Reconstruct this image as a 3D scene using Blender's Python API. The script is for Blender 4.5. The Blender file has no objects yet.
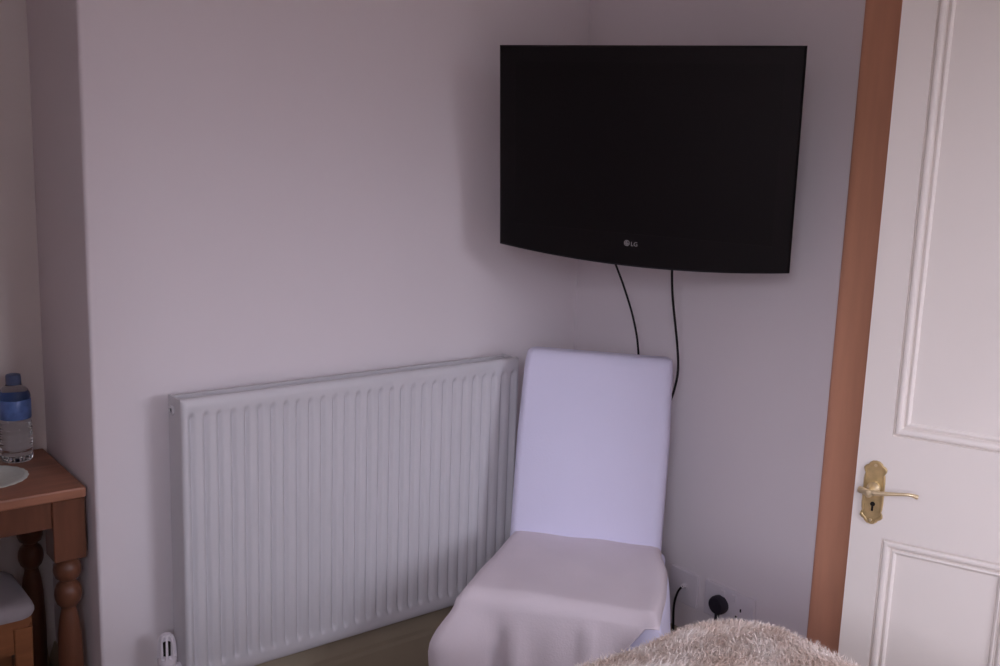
import bpy, bmesh, math, random
from mathutils import Vector, Matrix
sc = bpy.context.scene
COL = sc.collection
PI = math.pi

# ------------------------------------------------------------------ camera
cd = bpy.data.cameras.new('camera')
cam = bpy.data.objects.new('camera', cd)
COL.objects.link(cam)
cd.sensor_width = 36.0
cd.lens = 36.0 * 1021.8 / 1000.0
cd.clip_start = 0.02
YAW, PITCH, ROLL = 0.67229, 0.176956, 0.034282
Fv = Vector((math.sin(YAW) * math.cos(PITCH), math.cos(YAW) * math.cos(PITCH), -math.sin(PITCH)))
R0 = Vector((math.cos(YAW), -math.sin(YAW), 0))
U0 = R0.cross(Fv)
Rv = R0 * math.cos(ROLL) + U0 * math.sin(ROLL)
Uv = U0 * math.cos(ROLL) - R0 * math.sin(ROLL)
m = Matrix((Rv, Uv, -Fv)).transposed().to_4x4()
m.translation = Vector((-1.8464, -1.9974, 1.3961))
cam.matrix_world = m
sc.camera = cam

# ------------------------------------------------------------------ light: daylight through the window behind the camera
w = bpy.data.worlds.new('daylight')
sc.world = w
w.use_nodes = True
nt = w.node_tree
nt.nodes.clear()
tc = nt.nodes.new('ShaderNodeTexCoord')
sp = nt.nodes.new('ShaderNodeSeparateXYZ')
rp = nt.nodes.new('ShaderNodeValToRGB')
bg = nt.nodes.new('ShaderNodeBackground')
wo = nt.nodes.new('ShaderNodeOutputWorld')
mr = nt.nodes.new('ShaderNodeMapRange')
mr.inputs[1].default_value = -1
mr.inputs[2].default_value = 1
nt.links.new(tc.outputs['Generated'], sp.inputs[0])
nt.links.new(sp.outputs['Z'], mr.inputs[0])
nt.links.new(mr.outputs[0], rp.inputs[0])
nt.links.new(rp.outputs[0], bg.inputs['Color'])
nt.links.new(bg.outputs[0], wo.inputs[0])
e = rp.color_ramp.elements
e[0].position = 0.53
e[0].color = (0.05, 0.05, 0.045, 1)
e[1].position = 0.61
e[1].color = (0.86, 0.86, 1.02, 1)
bg.inputs['Strength'].default_value = 6.0
WX0, WX1, WZ0, WZ1, WY = -0.80, -0.05, 1.10, 2.12, -3.10      # window opening
LX = -2.35                                                    # left wall of the room
SY0, SY1 = -2.95, -1.90                                        # unseen window added in the left wall to brighten the right-hand wall
def portal(name, loc, sx, sy, direction):
    pl = bpy.data.lights.new(name, 'AREA')
    pl.shape = 'RECTANGLE'
    pl.size = sx
    pl.size_y = sy
    pl.cycles.is_portal = True
    po = bpy.data.objects.new(name, pl)
    COL.objects.link(po)
    po.location = loc
    po.rotation_euler = Vector(direction).to_track_quat('-Z', 'Y').to_euler()
portal('front_window_daylight', ((WX0 + WX1) / 2, WY - 0.10, (WZ0 + WZ1) / 2), WX1 - WX0, WZ1 - WZ0, (0, 1, 0))
portal('added_side_daylight', (LX - 0.10, (SY0 + SY1) / 2, (WZ0 + WZ1) / 2), SY1 - SY0, WZ1 - WZ0, (1, 0, 0))  # portal for the side window added as fill
vs = sc.view_settings
vs.view_transform = 'Standard'
vs.look = 'None'
vs.gamma = 1
vs.exposure = 1.12
vs.use_curve_mapping = False
sc.cycles.max_bounces = 10
sc.cycles.diffuse_bounces = 7
sc.cycles.caustics_reflective = False
sc.cycles.sample_clamp_indirect = 6

# ------------------------------------------------------------------ materials
def mat(name, col, rough=0.6, spec=0.4, metal=0.0, trans=0.0, ior=1.45, var=0.0, vscale=8.0, bump=0.0, bscale=60.0, sheen=0.0, stretch=None):
    M = bpy.data.materials.new(name)
    M.use_nodes = True
    n = M.node_tree
    b = n.nodes['Principled BSDF']
    c = (col[0], col[1], col[2], 1)
    b.inputs['Base Color'].default_value = c
    b.inputs['Roughness'].default_value = rough
    b.inputs['Specular IOR Level'].default_value = spec
    b.inputs['Metallic'].default_value = metal
    b.inputs['Transmission Weight'].default_value = trans
    b.inputs['IOR'].default_value = ior
    if sheen:
        b.inputs['Sheen Weight'].default_value = sheen
    t = n.nodes.new('ShaderNodeTexCoord')
    mp = n.nodes.new('ShaderNodeMapping')
    n.links.new(t.outputs['Object'], mp.inputs[0])
    if stretch:
        mp.inputs['Scale'].default_value = stretch
    if var:
        z = n.nodes.new('ShaderNodeTexNoise')
        z.inputs['Scale'].default_value = vscale
        z.inputs['Detail'].default_value = 4
        n.links.new(mp.outputs[0], z.inputs['Vector'])
        r = n.nodes.new('ShaderNodeValToRGB')
        r.color_ramp.elements[0].position = 0.3
        r.color_ramp.elements[1].position = 0.7
        r.color_ramp.elements[0].color = tuple(max(0, x * (1 - var)) for x in col) + (1,)
        r.color_ramp.elements[1].color = tuple(min(1, x * (1 + var)) for x in col) + (1,)
        n.links.new(z.outputs['Fac'], r.inputs[0])
        n.links.new(r.outputs[0], b.inputs['Base Color'])
    if bump:
        z2 = n.nodes.new('ShaderNodeTexNoise')
        z2.inputs['Scale'].default_value = bscale
        z2.inputs['Detail'].default_value = 3
        n.links.new(mp.outputs[0], z2.inputs['Vector'])
        bp = n.nodes.new('ShaderNodeBump')
        bp.inputs['Strength'].default_value = bump
        bp.inputs['Distance'].default_value = 0.004
        n.links.new(z2.outputs['Fac'], bp.inputs['Height'])
        n.links.new(bp.outputs[0], b.inputs['Normal'])
    return M

M_wall = mat('wall_paint', (0.79, 0.73, 0.748), 0.75, 0.2, var=0.02, vscale=1.2, bump=0.05, bscale=40)
M_alc = mat('alcove_paint', (0.80, 0.75, 0.71), 0.8, 0.2, var=0.02, vscale=2, bump=0.05, bscale=40)
M_ceil = mat('ceiling_paint', (0.70, 0.68, 0.66), 0.85, 0.1, var=0.02, vscale=2)
M_carpet = mat('carpet', (0.64, 0.57, 0.48), 0.95, 0.05, var=0.2, vscale=90, bump=0.5, bscale=300)
M_skirt = mat('skirting_paint', (0.42, 0.35, 0.25), 0.45, 0.4, var=0.06, vscale=6)
M_pine = mat('orange_pine', (0.74, 0.36, 0.22), 0.5, 0.35, var=0.04, vscale=9, stretch=(6, 6, 0.7))
M_door = mat('cream_gloss', (0.79, 0.735, 0.685), 0.35, 0.45, var=0.015, vscale=4)
M_brass = mat('antique_brass', (0.62, 0.47, 0.24), 0.36, 0.5, metal=0.75, var=0.15, vscale=60)
M_brass_pale = mat('polished_brass', (0.80, 0.66, 0.42), 0.3, 0.5, metal=0.7, var=0.05, vscale=40)
M_dark = mat('dark_gap', (0.02, 0.017, 0.015), 0.8, 0.1)
M_rad = mat('radiator_enamel', (0.62, 0.605, 0.625), 0.4, 0.4, var=0.01, vscale=4)
M_plast = mat('white_plastic', (0.74, 0.69, 0.73), 0.4, 0.4, var=0.01, vscale=10)
M_pipe = mat('painted_pipe', (0.70, 0.66, 0.66), 0.4, 0.4)
M_black = mat('black_rubber', (0.012, 0.010, 0.011), 0.5, 0.3)
M_plug = mat('black_plug', (0.03, 0.025, 0.035), 0.55, 0.3)
M_bezel = mat('black_gloss_plastic', (0.006, 0.0045, 0.005), 0.36, 0.32)
M_screen = mat('screen_panel', (0.005, 0.0035, 0.004), 0.38, 0.30)
M_logo = mat('silver_print', (0.42, 0.40, 0.40), 0.4, 0.5)
M_white = mat('white_slipcover', (0.75, 0.73, 0.91), 0.85, 0.15, var=0.015, vscale=5, bump=0.12, bscale=220, sheen=0.15)
M_cream = mat('cream_seat_cloth', (0.77, 0.69, 0.73), 0.88, 0.12, var=0.025, vscale=7, bump=0.15, bscale=240, sheen=0.1)
M_wood = mat('table_pine_lit', (0.36, 0.16, 0.095), 0.4, 0.4, var=0.2, vscale=7, stretch=(0.8, 7, 7))  # table top only: pine lightened in colour to stand in for light
M_woodv = mat('table_pine_shaded', (0.145, 0.056, 0.03), 0.4, 0.4, var=0.2, vscale=7, stretch=(7, 7, 0.8))  # same table's pine, darkened in colour as shade on apron and legs
M_legw = mat('chair_wood', (0.16, 0.08, 0.04), 0.5, 0.4, var=0.2, vscale=8, stretch=(7, 7, 0.8))
M_stoolw = mat('stool_wood', (0.26, 0.10, 0.04), 0.45, 0.4, var=0.2, vscale=7, stretch=(1, 7, 7))
M_cush = mat('stool_fabric', (0.34, 0.30, 0.31), 0.9, 0.1, var=0.03, vscale=9, bump=0.15, bscale=200)
M_doily = mat('white_lace', (0.72, 0.76, 0.70), 0.9, 0.1, var=0.05, vscale=60, bump=0.3, bscale=300)
M_bottle = mat('clear_bottle', (0.93, 0.95, 0.97), 0.03, 0.5, trans=1.0, ior=1.33)
M_glass = mat('clear_glass', (0.95, 0.96, 0.96), 0.02, 0.5, trans=1.0, ior=1.45)
M_cap = mat('blue_cap', (0.09, 0.12, 0.22), 0.4, 0.4, var=0.05, vscale=40)
M_label = mat('blue_label', (0.11, 0.19, 0.44), 0.35, 0.4, var=0.25, vscale=45)
M_sheet = mat('bed_fabric', (0.62, 0.55, 0.52), 0.9, 0.1, var=0.03, vscale=6)
M_frame = mat('window_paint', (0.80, 0.78, 0.76), 0.4, 0.4, var=0.01, vscale=6)

def fur_mat():
    M = bpy.data.materials.new('beige_fur')
    M.use_nodes = True
    n = M.node_tree
    b = n.nodes['Principled BSDF']
    b.inputs['Roughness'].default_value = 0.8
    b.inputs['Specular IOR Level'].default_value = 0.15
    a = n.nodes.new('ShaderNodeVertexColor')
    a.layer_name = 'strand_tone'
    t = n.nodes.new('ShaderNodeTexCoord')
    z = n.nodes.new('ShaderNodeTexNoise')
    z.inputs['Scale'].default_value = 16
    z.inputs['Detail'].default_value = 3
    n.links.new(t.outputs['Object'], z.inputs['Vector'])
    r = n.nodes.new('ShaderNodeValToRGB')
    r.color_ramp.elements[0].position = 0.36
    r.color_ramp.elements[1].position = 0.66
    r.color_ramp.elements[0].color = (0.80, 0.66, 0.57, 1)
    r.color_ramp.elements[1].color = (0.97, 0.90, 0.85, 1)
    n.links.new(z.outputs['Fac'], r.inputs[0])
    mx = n.nodes.new('ShaderNodeMixRGB')
    mx.blend_type = 'MULTIPLY'
    mx.inputs[0].default_value = 1
    n.links.new(r.outputs[0], mx.inputs[1])
    n.links.new(a.outputs[0], mx.inputs[2])
    n.links.new(mx.outputs[0], b.inputs['Base Color'])
    return M
M_fur = fur_mat()

# ------------------------------------------------------------------ helpers
def obj(name, bm, material, parent=None, loc=None, smooth=True, angle=40):
    bmesh.ops.recalc_face_normals(bm, faces=bm.faces)
    me = bpy.data.meshes.new(name)
    bm.to_mesh(me)
    bm.free()
    me.materials.append(material)
    if smooth:
        for p in me.polygons:
            p.use_smooth = True
        try:
            me.set_sharp_from_angle(angle=math.radians(angle))
        except Exception:
            pass
    o = bpy.data.objects.new(name, me)
    COL.objects.link(o)
    if parent is not None:
        o.parent = parent
    if loc is not None:
        o.location = loc
    return o

def tag(o, label=None, cat=None, group=None, kind=None):
    if label: o['label'] = label
    if cat: o['category'] = cat
    if group: o['group'] = group
    if kind: o['kind'] = kind
    return o

def thing(name, label, cat, loc=(0, 0, 0), rotz=0.0, group=None, kind=None):
    o = bpy.data.objects.new(name, None)
    COL.objects.link(o)
    o.empty_display_size = 0.1
    o.location = loc
    o.rotation_euler = (0, 0, rotz)
    return tag(o, label, cat, group, kind)

def box(bm, x0, x1, y0, y1, z0, z1, bevel=0.0, seg=2):
    r = bmesh.ops.create_cube(bm, size=1)
    vs_ = r['verts']
    for v in vs_:
        v.co = Vector((x0 + (v.co.x + .5) * (x1 - x0), y0 + (v.co.y + .5) * (y1 - y0), z0 + (v.co.z + .5) * (z1 - z0)))
    if bevel:
        es = set()
        for v in vs_:
            es.update(v.link_edges)
        bmesh.ops.bevel(bm, geom=list(es), offset=bevel, segments=seg, profile=0.5, affect='EDGES')
    return bm

def BM():
    return bmesh.new()

def bx(*a, **k):
    return box(BM(), *a, **k)

def loft(bm, rings, closed=True, caps=True):
    """rings: equal-length lists of points"""
    vv = [[bm.verts.new(p) for p in r] for r in rings]
    n = len(vv[0])
    for i in range(len(vv) - 1):
        for j in range(n if closed else n - 1):
            k = (j + 1) % n
            bm.faces.new((vv[i][j], vv[i][k], vv[i + 1][k], vv[i + 1][j]))
    if caps and closed:
        bm.faces.new(vv[0][::-1])
        bm.faces.new(vv[-1])
    return vv

def lathe(bm, prof, seg=32, center=(0, 0, 0), caps=True):
    cx, cy, cz = center
    rings = [[(cx + r * math.cos(2 * PI * k / seg), cy + r * math.sin(2 * PI * k / seg), cz + z) for k in range(seg)] for r, z in prof]
    loft(bm, rings, True, caps)
    return bm

def catmull(pts, sub=8):
    pts = [Vector(p) for p in pts]
    P = [pts[0] * 2 - pts[1]] + pts + [pts[-1] * 2 - pts[-2]]
    out = []
    for i in range(1, len(P) - 2):
        for k in range(sub):
            t = k / sub
            a, b, c, d = P[i - 1], P[i], P[i + 1], P[i + 2]
            out.append(0.5 * ((2 * b) + (c - a) * t + (2 * a - 5 * b + 4 * c - d) * t * t + (3 * b - a - 3 * c + d) * t ** 3))
    out.append(pts[-1])
    return out

def tube(bm, pts, r, seg=10):
    pts = [Vector(p) for p in pts]
    rings = []
    up = Vector((0.3, 0.2, 1)).normalized()
    for i, p in enumerate(pts):
        d = (pts[min(i + 1, len(pts) - 1)] - pts[max(i - 1, 0)]).normalized()
        a = d.cross(up)
        if a.length < 1e-3:
            a = d.cross(Vector((1, 0, 0)))
        a.normalize()
        b = d.cross(a)
        up = b if b.dot(up) > 0 else -b
        rr = r(i / (len(pts) - 1)) if callable(r) else r
        rings.append([p + (a * math.cos(2 * PI * k / seg) + b * math.sin(2 * PI * k / seg)) * rr for k in range(seg)])
    loft(bm, rings)
    return bm

def rrect(w, h, r, n=6, cx=0, cy=0):
    pts = []
    for sx, sy, a0 in ((1, 1, 0), (-1, 1, PI / 2), (-1, -1, PI), (1, -1, 1.5 * PI)):
        for k in range(n + 1):
            a = a0 + PI / 2 * k / n
            pts.append((cx + sx * (w / 2 - r) + r * math.cos(a), cy + sy * (h / 2 - r) + r * math.sin(a)))
    return pts

def smooth01(t):
    t = max(0.0, min(1.0, t))
    return t * t * (3 - 2 * t)

def struct(name, bm, material, smooth=False, parent=None):
    o = obj(name, bm, material, parent, smooth=smooth)
    if parent is None:
        o['kind'] = 'structure'
    return o

# ------------------------------------------------------------------ room shell (metres; z up; room corner at x=0, y=0)
AX = -1.2637        # outer corner where the chimney-breast wall ends
AY = 0.345          # back of the alcove
CZ = 2.45
struct('floor', bx(LX - .12, 1.4, WY - .12, AY + .12, -0.08, 0.0), M_carpet)
struct('ceiling', bx(LX - .12, 1.4, WY - .12, AY + .12, CZ, CZ + 0.08), M_ceil)
b = bx(AX, 0.0, 0.0, AY + .12, 0.0, CZ)
es = [e_ for e_ in b.edges if abs(e_.verts[0].co.x - AX) < 1e-4 and abs(e_.verts[1].co.x - AX) < 1e-4 and abs(e_.verts[0].co.y) < 1e-4 and abs(e_.verts[1].co.y) < 1e-4]
bmesh.ops.bevel(b, geom=es, offset=0.008, segments=4, profile=0.5, affect='EDGES')
struct('wall_back', b, M_wall, smooth=True)
struct('wall_alcove', bx(LX - .12, AX, AY, AY + .12, 0.0, CZ), M_alc)
b = BM()
box(b, LX - .12, LX, WY - .12, SY0, 0, CZ)
box(b, LX - .12, LX, SY1, AY, 0, CZ)
box(b, LX - .12, LX, SY0, SY1, 0, WZ0)
box(b, LX - .12, LX, SY0, SY1, WZ1, CZ)
struct('wall_left', b, M_wall)
struct('added_shade_block', bx(LX, -1.78, -1.00, -0.65, 0.0, CZ), M_wall)  # unseen block added to keep side light off the alcove
# wall with the doorway
DY0, DY1, DZ = -1.680, -0.985, 2.03
b = BM()
box(b, 0, 0.12, DY1, AY + .12, 0, CZ)
box(b, 0, 0.12, WY - .12, DY0, 0, CZ)
box(b, 0, 0.12, DY0, DY1, DZ, CZ)
struct('wall_right', b, M_wall)
# wall with the window, behind the camera
b = BM()
box(b, LX, WX0, WY - .12, WY, 0, CZ)
box(b, WX1, 0, WY - .12, WY, 0, CZ)
box(b, WX0, WX1, WY - .12, WY, 0, WZ0)
box(b, WX0, WX1, WY - .12, WY, WZ1, CZ)
struct('wall_front', b, M_wall)
# hallway beyond the doorway
struct('wall_hall', bx(1.28, 1.40, WY - .12, AY + .12, 0, CZ), M_wall)
b = BM()
box(b, 0.12, 1.28, AY, AY + .12, 0, CZ)
struct('wall_hall_end', b, M_wall)
struct('wall_hall_start', bx(0.12, 1.28, WY - .12, WY, 0, CZ), M_wall)
# window frames
def window(name, place):
    """place(u, d, z): u along the wall, d into the room, z up"""
    def pbox(bm_, u0, u1, d0, d1, z0, z1):
        a, c = place(u0, d0), place(u1, d1)
        box(bm_, min(a[0], c[0]), max(a[0], c[0]), min(a[1], c[1]), max(a[1], c[1]), z0, z1)
    u0, u1 = (WX0, WX1) if name == 'window_1' else (SY0, SY1)
    b_ = BM()
    pbox(b_, u0, u0 + .04, -.08, -.03, WZ0, WZ1)
    pbox(b_, u1 - .04, u1, -.08, -.03, WZ0, WZ1)
    pbox(b_, u0 + .04, u1 - .04, -.08, -.03, WZ0, WZ0 + .05)
    pbox(b_, u0 + .04, u1 - .04, -.08, -.03, WZ1 - .05, WZ1)
    f_ = struct(name, b_, M_frame)
    b_ = BM()
    pbox(b_, u0 - .03, u1 + .03, 0, .05, WZ0 - .03, WZ0)
    obj('window_sill', b_, M_frame, f_, smooth=False)
window('window_1', lambda u, d: (u, WY + d))
window('added_fill_window', lambda u, d: (LX + d, u))  # invented side window, put in for fill light on the door wall

# skirting boards
def skirt_profile():
    return [(0, 0), (0.020, 0), (0.020, 0.185), (0.017, 0.195), (0.017, 0.205), (0.011, 0.222), (0.006, 0.236), (0.004, 0.245), (0, 0.245)]
def skirt_run(name, p0, p1, nrm):
    b_ = BM()
    nx, ny = nrm
    rings = []
    for p in (p0, p1):
        rings.append([(p[0] + nx * d, p[1] + ny * d, z) for d, z in skirt_profile()])
    loft(b_, rings)
    return struct(name, b_, M_skirt)
skirt_run('baseboard_back', (AX, 0), (-0.02, 0), (0, -1))
skirt_run('baseboard_right', (0, -0.0), (0, -0.80), (-1, 0))
skirt_run('baseboard_alcove', (LX, AY), (AX - .02, AY), (0, -1))
skirt_run('baseboard_return', (AX, AY), (AX, 0.0), (-1, 0))

# door frame: orange pine architrave and lining
tr = struct('trim_1', BM(), M_pine)
def architrave_prof(w_=0.105, th=0.022):
    return [(0, 0), (0, th * .45), (0.004, th * .75), (0.012, th * .95), (0.022, th), (w_ - .012, th), (w_ - .004, th * .8), (w_, th * .5), (w_, 0)]
def arch_side(y_out, sgn):
    b_ = BM()
    rings = []
    for z in (0.0, DZ + .105):
        rings.append([(-d, y_out + sgn * u, z) for u, d in architrave_prof()])
    loft(b_, rings)
    return b_
obj('architrave', arch_side(-0.800, -1), M_pine, tr)
obj('architrave', arch_side(DY0 - .105, 1), M_pine, tr)
b = BM()
box(b, -0.020, 0, DY0, -0.905, DZ, DZ + .10, bevel=.004)
obj('architrave_head', b, M_pine, tr)
b = BM()
box(b, -0.008, 0.12, DY1 - .012, -0.905, 0, DZ)
obj('jamb', b, M_pine, tr)
obj('jamb', bx(0.0, 0.12, DY0, DY0 + .012, 0, DZ), M_pine, tr)
obj('jamb_head', bx(0.0, 0.12, DY0 + .012, DY1 - .012, DZ - .012, DZ), M_pine, tr)

# ------------------------------------------------------------------ the open door
# local x runs from the latch edge to the hinge edge, local -y is the room side
door = thing('door_1', 'cream painted panelled door standing ajar with brass lever handle', 'door', (-0.260, -1.031, 0.012), math.radians(-70), kind='structure')
DW, DH, DT = 0.662, 1.99, 0.040
cols = ((0.0545, 0.270), (0.392, 0.6075))
rows = ((0.215, 0.733), (0.920, 1.872))
b = BM()
box(b, 0, cols[0][0], 0, DT, 0, DH)
box(b, cols[1][1], DW, 0, DT, 0, DH)
box(b, cols[0][1], cols[1][0], 0, DT, rows[0][0], rows[0][1])
box(b, cols[0][1], cols[1][0], 0, DT, rows[1][0], rows[1][1])
for z0, z1 in ((0, rows[0][0]), (rows[0][1], rows[1][0]), (rows[1][1], DH)):
    box(b, cols[0][0], cols[1][1], 0, DT, z0, z1)
bmesh.ops.remove_doubles(b, verts=b.verts, dist=1e-5)
obj('door_frame', b, M_door, door, smooth=False)
mprof = [(d, y * .72) for d, y in [(0, .0125), (0, .002), (.001, .0060), (.0026, .0060), (.0036, .0005), (.005, -.0020), (.008, -.0026), (.011, -.0020), (.0135, 0), (.0150, .0045), (.0163, .0085), (.0180, .0085), (.0190, .0045), (.0215, .0035), (.0245, .0060), (.026, .0095), (.026, .0125)]]
for (x0, x1) in cols:
    for (z0, z1) in rows:
        b = BM()
        box(b, x0, x1, 0.0075, DT - .0075, z0, z1)
        pn = obj('door_panel', b, M_door, door, smooth=False)
        b = BM()
        rings = []
        for (sx, sz) in ((0, 0), (1, 0), (1, 1), (0, 1), (0, 0)):
            ring = []
            for d, y in mprof:
                ring.append((x0 + d if sx == 0 else x1 - d, y, z0 + d if sz == 0 else z1 - d))
            rings.append(ring)
        loft(b, rings, caps=False)
        bmesh.ops.remove_doubles(b, verts=b.verts, dist=1e-6)
        obj('moulding', b, M_door, pn, smooth=False)
# handle: scroll-edged brass plate, keyhole and thin lever
hz = 0.8135
pc = 0.0330
def plate_outline():
    prof = [(0, .0580), (.006, .0570), (.0105, .0535), (.0125, .0500), (.0165, .0480), (.0195, .0440), (.0190, .0390), (.0165, .0345), (.0175, .0300), (.0182, .0200), (.0182, 0.0)]
    right = prof + [(x, -z) for x, z in prof[-2::-1]]
    left = [(-x, z) for x, z in right[-2:0:-1]]
    return right + left
ol = plate_outline()
rings = []
for s, y in ((1.0, 0.0), (1.0, -.0025), (0.93, -.0045), (0.80, -.0045), (0.76, -.0034), (0.0, -.0034)):
    if s == 0:
        continue
    rings.append([(pc + x * s, y, hz + z * (s if s == 1 else 1 - (1 - s) * .4)) for x, z in ol])
b = BM()
loft(b, rings)
hp = obj('handle_plate', b, M_brass, door, angle=30)
b = BM()
lathe(b, [(0.0005, 0), (0.0115, 0), (0.0115, .004), (0.0095, .0065), (0.0070, .010), (0.0062, .034), (0.0062, .042), (0.0005, .043)], 24)
bmesh.ops.rotate(b, verts=b.verts, cent=(0, 0, 0), matrix=Matrix.Rotation(PI / 2, 3, 'X'))
bmesh.ops.translate(b, verts=b.verts, vec=(pc, -.003, hz + .0085))
obj('spindle_boss', b, M_brass_pale, hp)
b = BM()
tube(b, catmull([(pc - .018, -.034, hz + .011), (pc, -.040, hz + .0105), (pc + .02, -.042, hz + .013), (pc + .045, -.042, hz + .017), (pc + .066, -.041, hz + .020), (pc + .078, -.037, hz + .017)], 6), lambda t: 0.0058 - 0.0030 * smooth01(t * 1.4) + 0.0012 * smooth01((t - .8) * 5), 12)
obj('lever', b, M_brass_pale, hp)
b = BM()
lathe(b, [(0.0001, 0), (0.0042, 0), (0.0042, .0012), (0.0001, .0012)], 16)
bmesh.ops.rotate(b, verts=b.verts, cent=(0, 0, 0), matrix=Matrix.Rotation(PI / 2, 3, 'X'))
bmesh.ops.translate(b, verts=b.verts, vec=(pc + .001, -.0034, hz - .0205))
box(b, pc - .0008, pc + .0028, -.0046, -.0034, hz - .033, hz - .022)
obj('keyhole', b, M_dark, hp)
for zz in (0.05, -0.05):
    b = BM()
    lathe(b, [(0.0002, 0), (0.003, 0), (0.0026, .0014), (0.0002, .0018)], 12)
    bmesh.ops.rotate(b, verts=b.verts, cent=(0, 0, 0), matrix=Matrix.Rotation(PI / 2, 3, 'X'))
    bmesh.ops.translate(b, verts=b.verts, vec=(pc, -.0042, hz + zz))
    obj('screw', b, M_brass_pale, hp)
for zz in (0.25, 1.70):
    b = BM()
    lathe(b, [(0.006, 0), (0.006, .09)], 12, (DW + .004, .004, zz))
    obj('hinge', b, M_brass, door)

# ------------------------------------------------------------------ radiator
RX0, RX1, RY0, RY1, RZ0, RZ1 = -1.1309, -0.286, -0.120, -0.045, 0.300, 0.900
rad = thing('radiator', 'white ribbed panel radiator on the wall left of the white chair', 'radiator', (0, 0, RZ0))
def rib_panel(yf, sgn, z0, z1, npitch=28):
    b_ = BM()
    L = RX1 - RX0
    mrg = 0.020
    pitch = (L - 2 * mrg) / npitch
    xs = [0.0, 0.004, mrg * .6]
    off = [-0.012, -0.003, 0]
    xs = [0.0, 0.0015, 0.005, mrg * .5, mrg * .62, mrg * .74, mrg * .86]
    for i in range(npitch):
        for k in range(12):
            xs.append(mrg + pitch * (i + k / 12))
    xs += [L - mrg, L - mrg * .86, L - mrg * .74, L - mrg * .62, L - mrg * .5, L - .005, L - .0015, L]
    H = z1 - z0
    zs = [0.0, 0.0015, 0.006, 0.018, 0.026, 0.031, 0.036, 0.042, 0.05] + [0.05 + (H - .10) * k / 10 for k in range(1, 10)]
    zs += [H - .05, H - .042, H - .036, H - .031, H - .026, H - .018, H - .006, H - .0015, H]
    grid = []
    for z in zs:
        ez = smooth01((min(z, H - z) - 0.026) / 0.016)
        rz = 0.006 * (1 - smooth01(min(z, H - z) / 0.006)) ** 2
        row = []
        for x in xs:
            u = (x - mrg) / pitch
            du = (u - round(u)) * pitch
            ch = 0
            if -0.2 < u < npitch + 0.2:
                ch = 0.0085 * math.exp(-(du / 0.0045) ** 2)
            rx = 0.006 * (1 - smooth01(min(x, L - x) / 0.005)) ** 2
            rec = 0.0022 * ez * smooth01((min(x, L - x) - mrg * .5) / (mrg * .2))
            row.append(b_.verts.new((RX0 + x, yf + sgn * (ch * ez + rec + rz + rx), z0 + z)))
        grid.append(row)
    for i in range(len(grid) - 1):
        for j in range(len(grid[0]) - 1):
            b_.faces.new((grid[i][j], grid[i][j + 1], grid[i + 1][j + 1], grid[i + 1][j]))
    # returned edge so that the sheet has thickness
    be = [e_ for e_ in b_.edges if len(e_.link_faces) == 1]
    r_ = bmesh.ops.extrude_edge_only(b_, edges=be)
    for v in r_['geom']:
        if isinstance(v, bmesh.types.BMVert):
            v.co.y = yf + sgn * 0.016
    be = [e_ for e_ in b_.edges if len(e_.link_faces) == 1]
    bmesh.ops.edgeloop_fill(b_, edges=be)
    return b_
obj('front_panel', rib_panel(RY0, 1, 0, RZ1 - RZ0), M_rad, rad, angle=60)
obj('back_panel', rib_panel(RY1, -1, 0.004, RZ1 - RZ0 - .004), M_rad, rad, angle=60)
hR = RZ1 - RZ0
b = BM()
gx0, gx1 = RX0 + .006, RX1 - .006
box(b, gx0, gx1, RY0 + .014, RY0 + .020, hR - .034, hR - .024)
box(b, gx0, gx1, RY1 - .020, RY1 - .014, hR - .034, hR - .024)
ng = 46
for k in range(ng + 1):
    x = gx0 + (gx1 - gx0 - .005) * k / ng
    box(b, x, x + .005, RY0 + .019, RY1 - .019, hR - .034, hR - .026)
obj('top_grille', b, M_rad, rad, smooth=False)
b = BM()
box(b, gx0 + .01, gx1 - .01, RY0 + .030, RY1 - .030, .03, hR - .03)
obj('convector_fins', b, M_rad, rad, smooth=False)
for x0, x1 in ((RX0 - .0005, RX0 + .004), (RX1 - .004, RX1 + .0005)):
    sp_ = obj('side_panel', bx(x0, x1, RY0 + .006, RY1 - .004, .004, hR - .002, bevel=.001), M_rad, rad, smooth=False)
b = BM()
lathe(b, [(0.0001, 0), (0.010, 0), (0.010, .004), (0.0055, .004), (0.0055, .001), (0.0001, .001)], 20)
bmesh.ops.rotate(b, verts=b.verts, cent=(0, 0, 0), matrix=Matrix.Rotation(-PI / 2, 3, 'Y'))
bmesh.ops.translate(b, verts=b.verts, vec=(RX0 - .0005, -.071, hR - .030))
pg = obj('end_plug', b, M_rad, rad)
b = BM()
lathe(b, [(0.0001, 0), (0.0050, 0), (0.0050, .0012), (0.0001, .0012)], 16)
bmesh.ops.rotate(b, verts=b.verts, cent=(0, 0, 0), matrix=Matrix.Rotation(-PI / 2, 3, 'Y'))
bmesh.ops.translate(b, verts=b.verts, vec=(RX0 - .0016, -.071, hR - .030))
tag(obj('plug_recess', b, M_dark, pg), 'dark recess of the end plug')
for xx in (RX0 + .12, RX1 - .12):
    obj('wall_bracket', bx(xx - .02, xx + .02, RY1 - .002, -.0005, .05, hR - .05), M_rad, rad, smooth=False)
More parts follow.
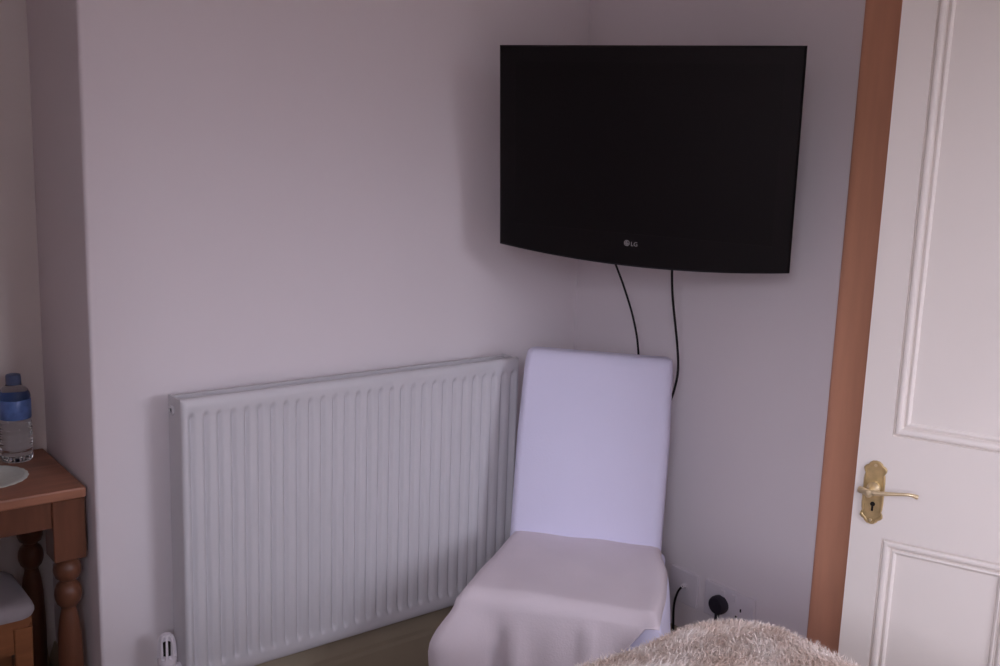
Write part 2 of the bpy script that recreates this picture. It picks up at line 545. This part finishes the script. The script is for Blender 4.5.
# thermostatic valve at the bottom left corner
vx, vy = -1.1585, -.082
b = BM()
lathe(b, [(0.0001, .000), (0.012, .0), (0.012, .012), (0.0145, .014), (0.0145, .026), (0.0105, .028), (0.0105, .040), (0.0001, .040)], 20, (vx, vy, .012))
tube(b, [(vx, vy, .030), (RX0 + .004, vy, .030)], .0095, 16)
tv = obj('thermostatic_valve', b, M_plast, rad)
b = BM()
seg = 48
def trv_r(z, a, base):
    return base
rings = []
for r_, z, slot in ((0.0001, .046, 0), (0.0165, .046, 0), (0.0185, .049, 0), (0.0192, .058, 0), (0.0192, .066, 0), (0.0190, .070, 1), (0.0188, .078, 1), (0.0182, .090, 1), (0.0168, .101, 1), (0.0150, .107, .7), (0.0120, .112, .2), (0.0085, .1145, 0), (0.0001, .115, 0)):
    ring = []
    for k in range(seg):
        a = 2 * PI * (k - .5) / seg
        cut = 0.010 * slot if (k % 6) in (0, 1, 2) else 0.0
        rr = max(0.0001, r_ - cut)
        ring.append((vx + rr * math.cos(a), vy + rr * math.sin(a), z - .006))
    rings.append(ring)
loft(b, rings)
hd = obj('valve_head', b, M_plast, tv, angle=30)
b = BM()
lathe(b, [(0.0001, 0), (0.0128, 0), (0.0128, .030), (0.0001, .030)], 20, (vx, vy, .066))
tag(obj('vent_shade_core', b, M_dark, tv), 'black core added as shade inside the vent slots')  # black cylinder stands in for the shade within the slots
b = BM()
tube(b, [(vx, vy, -RZ0 + .001), (vx, vy, .014)], .0075, 14)
obj('pipe', b, M_pipe, rad)
b = BM()
tube(b, [(RX1 - .002, vy, .030), (RX1 + .03, vy, .030)], .009, 14)
lathe(b, [(0.0001, 0), (0.013, 0), (0.013, .03), (0.010, .05), (0.0001, .055)], 18, (RX1 + .03, vy, .012))
obj('lockshield_valve', b, M_plast, rad)
b = BM()
tube(b, [(RX1 + .03, vy, -RZ0 + .001), (RX1 + .03, vy, .014)], .0075, 14)
obj('pipe', b, M_pipe, rad)

# ------------------------------------------------------------------ television
TW, TH = 0.664, 0.442
az, tilt, roll = 4.304, 0.106, 0.019
n_ = Vector((math.sin(az), math.cos(az), 0))
t_ = Vector((n_.y * -1, n_.x, 0))
if t_.x < 0:
    t_ = -t_
u_ = Vector((0, 0, 1)) * math.cos(tilt) + n_ * math.sin(tilt)
u2 = u_ * math.cos(roll) + t_ * math.sin(roll)
t2 = t_ * math.cos(roll) - u_ * math.sin(roll)
n2 = t2.cross(u2)
tvo = thing('television', 'black flat screen television tilted on the wall above the chair', 'television')
mw = Matrix((t2, u2, n2)).transposed().to_4x4()
mw.translation = Vector((-0.270, -0.462, 1.397))
tvo.matrix_world = mw
NS = 28
def tv_outline(off=0.0, bulge=0.021):
    w2, h2 = TW / 2 - off, TH / 2 - off
    pts = []
    for k in range(NS):
        s = k / NS
        x = -w2 + 2 * w2 * s
        pts.append((x, -h2 - bulge * (1 - (x / w2) ** 2)))
    for k in range(NS):
        pts.append((w2, -h2 + 2 * h2 * k / NS))
    for k in range(NS):
        pts.append((w2 - 2 * w2 * k / NS, h2))
    for k in range(NS):
        pts.append((-w2, h2 - 2 * h2 * k / NS))
    return pts
SW, SZ0, SZ1 = 0.5860, -0.170, 0.186
def scr_outline():
    pts = []
    for k in range(NS):
        pts.append((-SW / 2 + SW * k / NS, SZ0))
    for k in range(NS):
        pts.append((SW / 2, SZ0 + (SZ1 - SZ0) * k / NS))
    for k in range(NS):
        pts.append((SW / 2 - SW * k / NS, SZ1))
    for k in range(NS):
        pts.append((-SW / 2, SZ1 - (SZ1 - SZ0) * k / NS))
    return pts
b = BM()
rings = [[(x, y, -.004) for x, y in scr_outline()], [(x, y, -.001) for x, y in scr_outline()],
         [(x, y, 0.0) for x, y in tv_outline(.004)], [(x, y, -.003) for x, y in tv_outline(.0)], [(x, y, -.009) for x, y in tv_outline(.002)], [(x, y, -.034) for x, y in tv_outline(.016)], [(x, y, -.040) for x, y in tv_outline(.026)]]
vv = loft(b, rings, True, False)
b.faces.new(vv[-1])
bz = obj('bezel', b, M_bezel, tvo, angle=35)
b = BM()
box(b, -SW / 2 - .0005, SW / 2 + .0005, SZ0 - .0005, SZ1 + .0005, -.010, -.0012)
obj('screen', b, M_screen, tvo, smooth=False)
b = BM()
loft(b, [[(x, y - .005, z) for x, y in rrect(w_, h_, .03)] for w_, h_, z in ((.60, .39, -.036), (.58, .37, -.060), (.44, .27, -.082))])
obj('rear_cover', b, M_bezel, tvo)
# printed maker's mark: round emblem and two letters
b = BM()
lx, ly, er = -.0105, -.1905, .0064
ex = lx - .0075
def ring2d(b_, cx, cy, r0, r1, a0, a1, n, z=.0006):
    vs0 = []
    for k in range(n + 1):
        a = a0 + (a1 - a0) * k / n
        vs0.append((b_.verts.new((cx + r0 * math.cos(a), cy + r0 * math.sin(a), z)), b_.verts.new((cx + r1 * math.cos(a), cy + r1 * math.sin(a), z))))
    for k in range(n):
        b_.faces.new((vs0[k][0], vs0[k][1], vs0[k + 1][1], vs0[k + 1][0]))
ring2d(b, ex, ly, er * .80, er, 0.05, 2 * PI - .02, 28)
ring2d(b, ex, ly, er * .42, er * .60, PI * .35, PI * 2.0, 20)
box(b, ex + er * .05, ex + er * .55, ly - er * .10, ly + er * .08, .0002, .0006)
box(b, ex - er * .12, ex + er * .06, ly - er * .35, ly + er * .50, .0002, .0006)
obj('emblem', b, M_logo, tvo, smooth=False)
tcv = bpy.data.curves.new('lettering', 'FONT')
tcv.body = 'LG'
tcv.size = .0130
tcv.extrude = .0002
tcv.resolution_u = 3
tob = bpy.data.objects.new('lettering', tcv)
COL.objects.link(tob)
bpy.context.view_layer.update()
me = bpy.data.meshes.new_from_object(tob.evaluated_get(bpy.context.evaluated_depsgraph_get()))
bpy.data.objects.remove(tob)
me.materials.clear()
me.materials.append(M_logo)
lt = bpy.data.objects.new('lettering', me)
COL.objects.link(lt)
lt.parent = tvo
lt.location = (lx + .0015, ly - .0055, .0006)
# swivel bracket: arm from the back of the set to the plate on the right-hand wall
inv = mw.inverted()
b = BM()
box(b, -.10, .10, -.07, .07, -.094, -.082, bevel=.003)
obj('mount_plate', b, M_black, tvo, smooth=False)
wp = Vector((-0.012, -0.385, 1.40))
a0 = inv @ wp
b = BM()
tube(b, [Vector((0, 0, -.093)), Vector((0, 0, -.14)), a0 + (inv.to_3x3() @ Vector((-.03, 0, 0))), a0], .014, 12)
obj('bracket_arm', b, M_black, tvo)
b = BM()
box(b, -.011, 0.0, -.045, .045, -.09, .09, bevel=.002)
bmesh.ops.transform(b, matrix=inv @ Matrix.Translation((-.0005, -0.385, 1.40)), verts=b.verts)
obj('wall_plate', b, M_black, tvo, smooth=False)

# cables hanging from the set
b = BM()
tube(b, catmull([(-.13, -.235, 1.215), (-.12, -.249, 1.158), (-.12, -.268, 1.129), (-.116, -.294, 1.080), (-.108, -.320, 1.012), (-.098, -.332, .937), (-.075, -.325, .80), (-.055, -.30, .62), (-.05, -.29, .40), (-.045, -.31, .15), (-.045, -.40, .03), (-.045, -.52, .04), (-.035, -.560, .14), (-.030, -.563, .26), (-.0285, -.5625, .322)], 10), .0026, 10)
tag(obj('power_cable', b, M_black), 'thin black cable, the left one hanging below the television behind the chair', 'cable')
b = BM()
tube(b, catmull([(-.13, -.43, 1.22), (-.12, -.441, 1.163), (-.12, -.443, 1.133), (-.115, -.446, 1.076), (-.092, -.447, .972), (-.080, -.444, .909), (-.074, -.431, .858), (-.066, -.407, .804), (-.05, -.37, .70), (-.04, -.36, .50), (-.032, -.385, .22), (-.028, -.43, .10), (-.030, -.441, .19), (-.030, -.439, .253), (-.030, -.437, .313), (-.031, -.447, .351), (-.030, -.461, .3725)], 10), .0028, 10)
ac = tag(obj('aerial_cable', b, M_black), 'thin black aerial cable, the right one below the television, curving into the small wall socket', 'cable')
b = BM()
tube(b, [(-.0315, -.4615, .3725), (-.022, -.456, .3685), (-.0115, -.450, .363)], .0048, 12)
tag(obj('aerial_plug', b, M_plast, ac), 'white aerial plug')

# ------------------------------------------------------------------ wall sockets
ds = thing('wall_socket', 'white double power socket on the wall with a black plug in its left side', 'socket', (0, -.583, .317))
b = BM()
box(b, -.009, -.0002, -.073, .073, 0, .086, bevel=.003)
fp = obj('faceplate', b, M_plast, ds, smooth=False)
for yy in (.0165, -.0165):
    obj('switch', bx(-.0125, -.008, yy - .0055, yy + .0055, .062, .078, bevel=.0015), M_plast, fp, smooth=False)
for yy in (.0365, -.0365):
    b = BM()
    box(b, -.0097, -.0085, yy - .0020, yy + .0020, .043, .051)
    for s in (-1, 1):
        box(b, -.0097, -.0085, yy + s * .011 - .0032, yy + s * .011 + .0032, .0255, .0300)
    obj('pin_holes', b, M_dark, fp, smooth=False)
for yy in (.063, -.063):
    b = BM()
    lathe(b, [(0.0001, 0), (0.0032, 0), (0.0028, .0010), (0.0001, .0012)], 12)
    bmesh.ops.rotate(b, verts=b.verts, cent=(0, 0, 0), matrix=Matrix.Rotation(-PI / 2, 3, 'Y'))
    bmesh.ops.translate(b, verts=b.verts, vec=(-.0089, yy, .043))
    obj('screw', b, M_plast, fp)
# black three-pin plug
pgo = thing('power_plug', 'black three-pin plug pushed into the left side of the double socket', 'plug', (-.0095, -.5465 - .0155, .317 + .042))
ol = [(math.cos(2 * PI * k / 28) * .0235 * (1 + .03 * math.cos(4 * PI * k / 28)), math.sin(2 * PI * k / 28) * .0225) for k in range(28)]
b = BM()
loft(b, [[(-d, x * s, z * s) for x, z in ol] for d, s in ((0.0005, .97), (.004, 1.0), (.013, 1.0), (.018, .93), (.021, .80))])
obj('plug_body', b, M_plug, pgo)
b = BM()
tube(b, [(-.011, 0, -.019), (-.012, 0, -.026), (-.014, 0, -.034), (-.016, 0, -.042)], lambda t: .0062 - .0025 * t, 12)
obj('cord_grip', b, M_plug, pgo)
asx = thing('aerial_socket', 'small white aerial socket on the wall beside the double power socket', 'socket', (0, -.444, .315))
obj('faceplate', bx(-.009, -.0002, -.043, .043, 0, .086, bevel=.003), M_plast, asx, smooth=False)
b = BM()
lathe(b, [(0.0001, 0), (0.0075, 0), (0.0075, .003), (0.0060, .0045), (0.0001, .0045)], 20)
bmesh.ops.rotate(b, verts=b.verts, cent=(0, 0, 0), matrix=Matrix.Rotation(-PI / 2, 3, 'Y'))
bmesh.ops.translate(b, verts=b.verts, vec=(-.0085, -.005, .047))
obj('aerial_outlet', b, M_plast, asx)

# ------------------------------------------------------------------ chair: local -y faces out of the corner
ch = thing('dining_chair', 'dining chair in a white slipcover standing in the corner beside the radiator', 'chair', (-0.293, -0.386, 0), math.radians(-52.6))
ZS = 0.524
BH, LEAN, BT = 0.419, 0.069, 0.066
b = BM()
rings = []
lev = [(-.10, 1.0, 1.0), (0.0, 1.0, 1.0), (.06, 1.0, 1.03), (.14, 1.0, 1.06), (.22, 1.0, 1.08), (.30, .985, 1.05), (.37, .975, 1.0), (.400, .970, .93), (.415, .964, .80), (.422, .954, .62), (.425, .93, .40)]
for h, sw, st in lev:
    y0 = LEAN * h / BH
    W_, T_ = 0.352 * sw, BT * st
    ring = []
    for x, y in rrect(W_, T_, min(.020, T_ * .42), 6):
        hh = h
        # slightly domed top edge
        if h > .38:
            hh = h - .010 * (abs(x) / (W_ / 2)) ** 4
        ring.append((x - .005, y0 + BT / 2 + y, ZS + hh))
    rings.append(ring)
loft(b, rings)
tag(obj('backrest_cover', b, M_white, ch, angle=70), 'bluish white backrest cover')
# seat cover: padded top plus hanging skirt
WB, WF, DS = 0.352, 0.402, 0.352
def half_w(y):
    return (WB + (WF - WB) * min(1, max(0, -y / DS))) / 2
b = BM()
NXg, NYg = 30, 26
rg = .024
top = []
for j in range(NYg + 1):
    y = 0.012 - (DS + .012) * j / NYg
    row = []
    for i in range(NXg + 1):
        s = -1 + 2 * i / NXg
        x = s * half_w(y) + (.014 * smooth01(s) * smooth01(-y / .10) * (1 - .6 * smooth01((-y - .20) / .15)))
        edge = min(half_w(y) * (1 - abs(s)), y + DS)
        drop = 0.0
        if edge < rg:
            drop = rg - math.sqrt(max(0, rg * rg - (rg - edge) ** 2))
        z = ZS - drop * .85 + .006 * math.sin(PI * i / NXg) * math.sin(PI * j / NYg) + .0012 * math.sin(19 * x + 31 * y) + .001 * math.sin(47 * x - 13 * y)
        row.append(b.verts.new((x, y, z)))
    top.append(row)
for j in range(NYg):
    for i in range(NXg):
        b.faces.new((top[j][i], top[j][i + 1], top[j + 1][i + 1], top[j + 1][i]))
obj_seat_top = b
ZH = 0.10                       # hem height
def skirt_from(edge_verts, outward, disp, hem, nrow=22):
    """hang a grid below the given edge vertices"""
    prev = edge_verts
    n = len(edge_verts)
    for r_ in range(1, nrow + 1):
        v = r_ / nrow
        row = []
        for k, ev in enumerate(edge_verts):
            q = k / (n - 1)
            z = ev.co.z + (hem(q) - ev.co.z) * v
            dd = disp(q, v)
            o = outward(q)
            sl = 0.0
            row.append(obj_seat_top.verts.new((ev.co.x + o[0] * dd, ev.co.y + o[1] * dd, z)))
        for k in range(n - 1):
            obj_seat_top.faces.new((prev[k], prev[k + 1], row[k + 1], row[k]))
        prev = row
# left side then front, continuous round the left front corner
left_edge = [top[j][0] for j in range(NYg + 1)]
front_edge = [top[NYg][i] for i in range(1, NXg + 1)]
path = left_edge + front_edge
npth = len(path)
qc = NYg / (npth - 1)
def out_lf(q):
    t = smooth01((q - qc + .10) / .20)
    a = (1 - t) * PI + t * 1.5 * PI
    return (math.cos(a), math.sin(a))
def disp_lf(q, v):
    d = .010 * v ** .7
    d += .058 * math.exp(-((q - qc) / .055) ** 2) * smooth01(v * 4.2) * (1 - .22 * smooth01((v - .22) * 3))
    d += .020 * math.exp(-((q - qc - .115) / .020) ** 2) * smooth01(v * 3) * -1
    d += .016 * math.exp(-((q - qc - .165) / .022) ** 2) * smooth01(v * 2.5)
    d += .005 * math.sin(q * 62) * v ** 1.2
    d += .007 * math.exp(-((q - .82) / .008) ** 2) * smooth01(v * 4)
    return d
front_q = lambda q: (q - qc) / (1 - qc)
def hem_lf(q):
    f_ = front_q(q)
    # the front flap's right end hangs short: its hem rises towards the right corner
    return max(ZH, ZS - .024 - max(0.0, .93 - f_) * .58)
skirt_from(path, out_lf, disp_lf, hem_lf, 24)
so = obj('seat_cover', obj_seat_top, M_cream, ch, angle=80)
md = so.modifiers.new('cloth thickness', 'SOLIDIFY')
md.thickness = .003
md.offset = 0
tag(so, 'cream seat cloth with a hanging skirt')
# white slipcover of the seat itself, showing at the right below the seat cloth
b = BM()
def edge_pt(kind, u):
    if kind == 0:                                   # right side, back to front
        y = .010 - (DS + .004) * u
        return (half_w(y) - .002 + .014 * smooth01(-y / .10) * (1 - .6 * smooth01((-y - .20) / .15)), y, 1.0, 0.0)
    if kind == 1:                                   # front, right to left
        x = (half_w(-DS) + .0036) * (1 - u) - (half_w(-DS) - .040) * u
        return (x, -DS + .002 + .030 * smooth01(u / .35), 0.0, -1.0)
    y = -DS + .034 + (DS - .024) * u
    return (-half_w(y) + .034, y, -1.0, 0.0)
pp = [(0, k / 16) for k in range(17)] + [(1, k / 20) for k in range(1, 20)] + [(2, k / 16) for k in range(17)]
rows_ = []
for r_ in range(17):
    v = (r_ / 16) ** 1.8
    row = []
    for kd, u in pp:
        x, y, ox_, oy_ = edge_pt(kd, u)
        if kd == 0:
            d = .028 * v ** .45 + .003 * math.sin(u * 18) * v
            oy_ = -.35 * smooth01((u - .6) / .4)
        elif kd == 1:
            t = smooth01((.16 - u) / .16)
            d = .002 * v + .014 * t * v ** .45
            ox_ = .9 * t
        else:
            d = .004 * v
        row.append((x + ox_ * d, y + oy_ * d, ZS - .022 + (ZH - .02 - ZS + .022) * v))
    rows_.append(row)
loft(b, rows_, False, False)
sc_ = obj('slipcover_skirt', b, M_white, ch, angle=80)
md = sc_.modifiers.new('cloth thickness', 'SOLIDIFY')
md.thickness = .002
md.offset = 0
# seat pad and legs under the cover
b = BM()
box(b, -.164, .184, -DS + .014, 0.02, ZS - .075, ZS - .014, bevel=.014, seg=3)
obj('seat', b, M_white, ch)
for sx in (-1, 1):
    b = BM()
    loft(b, [[(sx * .150 + x, -DS + .050 + y, z) for x, y in rrect(s, s, .003, 2)] for s, z in ((.026, 0.0), (.038, ZS - .08))])
    obj('leg', b, M_legw, ch, smooth=False)
    b = BM()
    loft(b, [[(sx * .145 + x, yy + y, z) for x, y in rrect(s, s, .003, 2)] for s, yy, z in ((.028, .060, 0.0), (.036, .028, ZS - .08))])
    obj('leg', b, M_legw, ch, smooth=False)

# ------------------------------------------------------------------ bed with a fur throw
BX0, BX1, BY0, BY1 = -2.05, -0.625, -3.02, -1.085
bed = thing('bed', 'double bed in the foreground hidden under the beige fur throw', 'bed', ((BX0 + BX1) / 2, (BY0 + BY1) / 2, 0))
hx, hy = (BX1 - BX0) / 2, (BY1 - BY0) / 2
obj('bed_base', bx(-hx + .03, hx - .03, -hy + .03, hy - .03, .10, .38, bevel=.01), M_sheet, bed, smooth=False)
obj('mattress', bx(-hx + .02, hx - .02, -hy + .02, hy - .02, .38, .660, bevel=.05, seg=4), M_sheet, bed)
for sx in (-1, 1):
    for sy in (-1, 1):
        b = BM()
        lathe(b, [(.0001, 0), (.022, 0), (.028, .10), (.0001, .10)], 16, (sx * (hx - .12), sy * (hy - .12), 0))
        obj('leg', b, M_legw, bed)
# throw: follows the mattress, rounded over its edges and hanging down the sides
TX0, TX1, TY0, TY1, TZ = -2.075, -0.588, -3.06, -1.026, 0.702
RC, RB, HANG = 0.085, 0.060, 0.30
random.seed(7)
b = BM()
def throw_point(px, py, d):
    """planar inner point, d = path length beyond the flat top"""
    return px, py
inner = []
cxm, cym = (TX0 + TX1) / 2, (TY0 + TY1) / 2
core_w, core_h = (TX1 - TX0) - 2 * RB, (TY1 - TY0) - 2 * RB
NC = 8
perim = []
def add_side(p0, p1, nrm, n):
    for k in range(n):
        t = k / n
        perim.append((p0[0] + (p1[0] - p0[0]) * t, p0[1] + (p1[1] - p0[1]) * t, nrm[0], nrm[1]))
rc = RC
xa, xb, ya, yb = TX0 + RB, TX1 - RB, TY0 + RB, TY1 - RB
def corner(cx_, cy_, a0_):
    for k in range(NC):
        a = a0_ + PI / 2 * k / NC
        perim.append((cx_ + rc * math.cos(a), cy_ + rc * math.sin(a), math.cos(a), math.sin(a)))
add_side((xb, ya + rc), (xb, yb - rc), (1, 0), 40)
corner(xb - rc, yb - rc, 0)
add_side((xb - rc, yb), (xa + rc, yb), (0, 1), 40)
corner(xa + rc, yb - rc, PI / 2)
add_side((xa, yb - rc), (xa, ya + rc), (-1, 0), 40)
corner(xa + rc, ya + rc, PI)
add_side((xa + rc, ya), (xb - rc, ya), (0, -1), 40)
corner(xb - rc, ya + rc, 1.5 * PI)
def wob(x, y):
    return .006 * math.sin(7.1 * x + 2.3 * y) + .005 * math.sin(11.3 * y - 4.2 * x) + .004 * math.sin(17 * x + 13 * y)
def dome(x, y):
    # the throw is plumped up a little inside its front right corner
    return .012 * math.exp(-(((x + .74) / .16) ** 2 + ((y + 1.22) / .16) ** 2))
rings = []
for s in (.02, .12, .25, .4, .55, .7, .8, .88, .94, .98):
    rings.append([(cxm + (p[0] - cxm) * s, cym + (p[1] - cym) * s, TZ) for p in perim])
for k in range(7):
    a = PI / 2 * k / 6
    rings.append([(p[0] + p[2] * RB * math.sin(a), p[1] + p[3] * RB * math.sin(a), TZ - RB * (1 - math.cos(a))) for p in perim])
for k in range(1, 9):
    rings.append([(p[0] + p[2] * (RB + .012 * k / 8 * math.sin(i * .55)), p[1] + p[3] * (RB + .012 * k / 8 * math.sin(i * .55)), TZ - RB - HANG * k / 8) for i, p in enumerate(perim)])
rings = [[(x, y, z + wob(x, y) + dome(x, y)) for x, y, z in r] for r in rings]
TK = .016
under = []
for k in range(8, 0, -1):
    under.append([(p[0] + p[2] * (RB - TK), p[1] + p[3] * (RB - TK), TZ - RB - HANG * k / 8) for p in perim])
for k in range(6, -1, -1):
    a = PI / 2 * k / 6
    under.append([(p[0] + p[2] * (RB - TK) * math.sin(a), p[1] + p[3] * (RB - TK) * math.sin(a), TZ - TK - (RB - TK) * (1 - math.cos(a)) - (TK * (1 - math.cos(a)))) for p in perim])
for q in (.7, .4, .02):
    under.append([(cxm + (p[0] - cxm) * q, cym + (p[1] - cym) * q, TZ - TK) for p in perim])
n_out = len(rings)
rings += [[(x, y, z + wob(x, y) + dome(x, y)) for x, y, z in r] for r in under]
vv = loft(b, rings, True, False)
b.faces.new(vv[0][::-1])
b.faces.new(vv[-1])
outer = set()
for r in vv[:n_out]:
    outer.update(r)
bmesh.ops.recalc_face_normals(b, faces=b.faces)
cl = b.loops.layers.float_color.new('strand_tone')
for f in b.faces:
    for l in f.loops:
        l[cl] = (.8, .8, .8, 1)
# strands of pile
base_faces = [f for f in b.faces if all(v in outer for v in f.verts)]
strands = []
for f in base_faces:
    c = f.calc_center_median()
    nrm = f.normal
    if nrm.z < -.2:
        continue
    near = (c.x > -1.35 and c.y > -1.75)
    dens = 120000 if near and c.z > .45 else 3500
    if near and (c.x > -1.1 and c.y > -1.45) and c.z > .56:
        dens = 300000
    cnt = f.calc_area() * dens
    cnt = int(cnt) + (random.random() < cnt - int(cnt))
    vs_ = [v.co.copy() for v in f.verts]
    if len(vs_) > 4:
        continue
    for _ in range(cnt):
        u, v = random.random(), random.random()
        p = (vs_[0] * (1 - u) + vs_[1] * u) * (1 - v) + (vs_[3] * (1 - u) + vs_[2] * u) * v
        strands.append((p, nrm.copy()))
for p, nrm in strands:
    cl_a = 3.2 * math.sin(9 * p.x + 3 * math.sin(6 * p.y)) + 2.0 * math.sin(13 * p.y + 5 * p.x)
    lean = Vector((math.cos(cl_a), math.sin(cl_a), -.1)) * random.uniform(.3, .9) + Vector((random.uniform(-.5, .5), random.uniform(-.5, .5), random.uniform(-.2, .2)))
    ln = random.uniform(.010, .019)
    d1 = (nrm + lean * .85).normalized()
    d2 = (nrm * .35 + lean * 1.05).normalized()
    side = d1.cross(Vector((random.uniform(-1, 1), random.uniform(-1, 1), random.uniform(-1, 1))))
    if side.length < 1e-4:
        continue
    side.normalize()
    w0 = random.uniform(.00035, .0008)
    a_ = b.verts.new(p - side * w0)
    b_ = b.verts.new(p + side * w0)
    m_ = p + d1 * ln * .55
    c_ = b.verts.new(m_ + side * w0 * .8)
    d_ = b.verts.new(m_ - side * w0 * .8)
    e_ = b.verts.new(m_ + d2 * ln * .5)
    tone = random.uniform(.86, 1.0)
    f1 = b.faces.new((a_, b_, c_, d_))
    f2 = b.faces.new((d_, c_, e_))
    for f in (f1, f2):
        for l in f.loops:
            l[cl] = (tone, tone * random.uniform(.97, 1.01), tone * .98, 1)
me = bpy.data.meshes.new('fur_throw')
b.to_mesh(me)
b.free()
me.materials.append(M_fur)
for p in me.polygons:
    p.use_smooth = True
th = bpy.data.objects.new('fur_throw', me)
COL.objects.link(th)
tag(th, 'shaggy beige fur throw spread over the corner of the bed', 'throw')

# ------------------------------------------------------------------ alcove: dressing table with bottle, glass, mat and stool
TTX1, TTX0, TTY0, TTY1, TTZ = -1.272, -2.20, 0.028, 0.342, 0.710
tb = thing('dressing_table', 'orange-brown pine dressing table with turned legs in the alcove', 'table', ((TTX0 + TTX1) / 2, (TTY0 + TTY1) / 2, 0))
ox, oy = (TTX0 + TTX1) / 2, (TTY0 + TTY1) / 2
tw, td = (TTX1 - TTX0) / 2, (TTY1 - TTY0) / 2
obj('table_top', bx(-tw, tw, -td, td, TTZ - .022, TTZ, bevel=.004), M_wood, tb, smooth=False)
def turned(bm, x, y, sq=.062):
    z1 = TTZ - .022
    zb = .560
    rings = []
    # square block at the top
    box(bm, x - sq / 2, x + sq / 2, y - sq / 2, y + sq / 2, zb, z1, bevel=.002, seg=1)
    prof = [(.0001, 0), (.017, 0), (.019, .02), (.016, .05), (.019, .07), (.0225, .16), (.0245, .28), (.0245, .34), (.0225, .395), (.019, .425), (.016, .440), (.0145, .447), (.0150, .452), (.0220, .460), (.0255, .470), (.0265, .480), (.0255, .490), (.0215, .500), (.0155, .506), (.0150, .510), (.0230, .516), (.0265, .526), (.0270, .534), (.0255, .544), (.0190, .552), (.0200, .560), (.0001, .5605)]
    lathe(bm, prof, 28, (x, y, 0))
    return bm
for sx in (-1, 1):
    for sy in (-1, 1):
        lxx = sx * (tw - .034) if sx < 0 else tw - .0335
        lyy = sy * (td - .036)
        if sx > 0 and sy > 0:
            lxx = tw - .045
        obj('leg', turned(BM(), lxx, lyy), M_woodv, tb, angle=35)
b = BM()
box(b, -tw + .064, tw - .064, -td + .012, -td + .030, TTZ - .078, TTZ - .022)
obj('apron', b, M_woodv, tb, smooth=False)
b = BM()
box(b, -tw + .064, tw - .075, td - .030, td - .012, TTZ - .078, TTZ - .022)
obj('apron', b, M_woodv, tb, smooth=False)
for sx in (-1, 1):
    x = sx * (tw - .022)
    obj('apron', bx(min(x, x - sx * .016), max(x, x - sx * .016), -td + .066, td - .066, TTZ - .078, TTZ - .022), M_woodv, tb, smooth=False)

# water bottle
wb = thing('water_bottle', 'clear plastic water bottle with blue cap and blue label on the dressing table', 'bottle', (-1.341, .276, TTZ))
wb.scale = (1, 1, .945)
b = BM()
prof = [(.0001, .001), (.020, .001), (.028, .002), (.0310, .006), (.0322, .012)]
z = .014
while z < .086:
    prof += [(.0324, z), (.0306, z + .0035), (.0306, z + .0055), (.0324, z + .009)]
    z += .0125
prof += [(.0318, .092), (.0312, .098), (.0312, .146), (.0320, .150), (.0300, .158), (.0240, .168), (.0170, .175), (.0130, .179), (.0125, .183), (.0001, .183)]
lathe(b, prof, 40)
obj('bottle_body', b, M_bottle, wb, angle=60)
b = BM()
lathe(b, [(.0316, .100), (.0322, .101), (.0322, .143), (.0316, .144)], 40, caps=False)
obj('bottle_label', b, M_label, wb)
b = BM()
rings = []
for r_, z in ((.0001, .176), (.0148, .176), (.0150, .180), (.0150, .194), (.0140, .1985), (.0100, .200), (.0001, .200)):
    rings.append([((r_ - (.0004 if k % 2 and r_ > .0145 else 0)) * math.cos(2 * PI * k / 48), (r_ - (.0004 if k % 2 and r_ > .0145 else 0)) * math.sin(2 * PI * k / 48), z) for k in range(48)])
loft(b, rings)
obj('bottle_cap', b, M_cap, wb)
# round white mat
b = BM()
rings = []
for rr, z in ((.0001, .0004), (.074, .0004), (.082, .0006), (.0825, .0018), (.078, .0028), (.074, .0030), (.072, .0022), (.0001, .0022)):
    rings.append([((rr * (1 + (.012 * math.cos(2 * PI * k / 96 * 24) if rr > .073 else 0))) * math.cos(2 * PI * k / 96), (rr * (1 + (.012 * math.cos(2 * PI * k / 96 * 24) if rr > .073 else 0))) * math.sin(2 * PI * k / 96), z) for k in range(96)])
loft(b, rings)
tag(obj('table_mat', b, M_doily, loc=(-1.426, .184, TTZ)), 'round white scalloped mat on the dressing table in front of the bottle', 'mat')
# drinking glass at the picture's edge
b = BM()
lathe(b, [(.0001, 0), (.024, 0), (.0255, .002), (.0285, .085), (.0283, .0865), (.0272, .085), (.0243, .008), (.0001, .007)], 32)
tag(obj('drinking_glass', b, M_glass, loc=(-1.403, .298, TTZ + .0005)), 'clear drinking glass on the dressing table left of the water bottle', 'glass')

# stool pushed under the table
st = thing('dressing_stool', 'wooden stool with a pale padded seat tucked under the dressing table', 'stool', (-1.566, .165, 0))
SZ = .480
b = BM()
rings = []
for s, z in ((.93, SZ - .034), (.985, SZ - .032), (1.0, SZ - .026), (1.0, SZ - .020), (.985, SZ - .011), (.94, SZ - .004), (.82, SZ), (.5, SZ + .001), (.05, SZ + .001)):
    rings.append([(x * s, y * s, z) for x, y in rrect(.40, .22, .035, 8)])
loft(b, rings)
obj('cushion', b, M_cush, st)
for nm, a in (('apron', (-.185, .185, -.100, -.084)), ('apron', (-.185, .185, .084, .100))):
    obj(nm, bx(a[0], a[1], a[2], a[3], SZ - .105, SZ - .034), M_stoolw, st, smooth=False)
for sx in (-1, 1):
    obj('apron', bx(sx * .185 - .008, sx * .185 + .008, -.084, .084, SZ - .105, SZ - .034), M_stoolw, st, smooth=False)
    for sy in (-1, 1):
        b = BM()
        loft(b, [[(sx * .172 + x, sy * .086 + y, z) for x, y in rrect(s, s, .004, 2)] for s, z in ((.028, 0), (.036, SZ - .052))])
        obj('leg', b, M_stoolw, st, smooth=False)

bpy.context.view_layer.update()
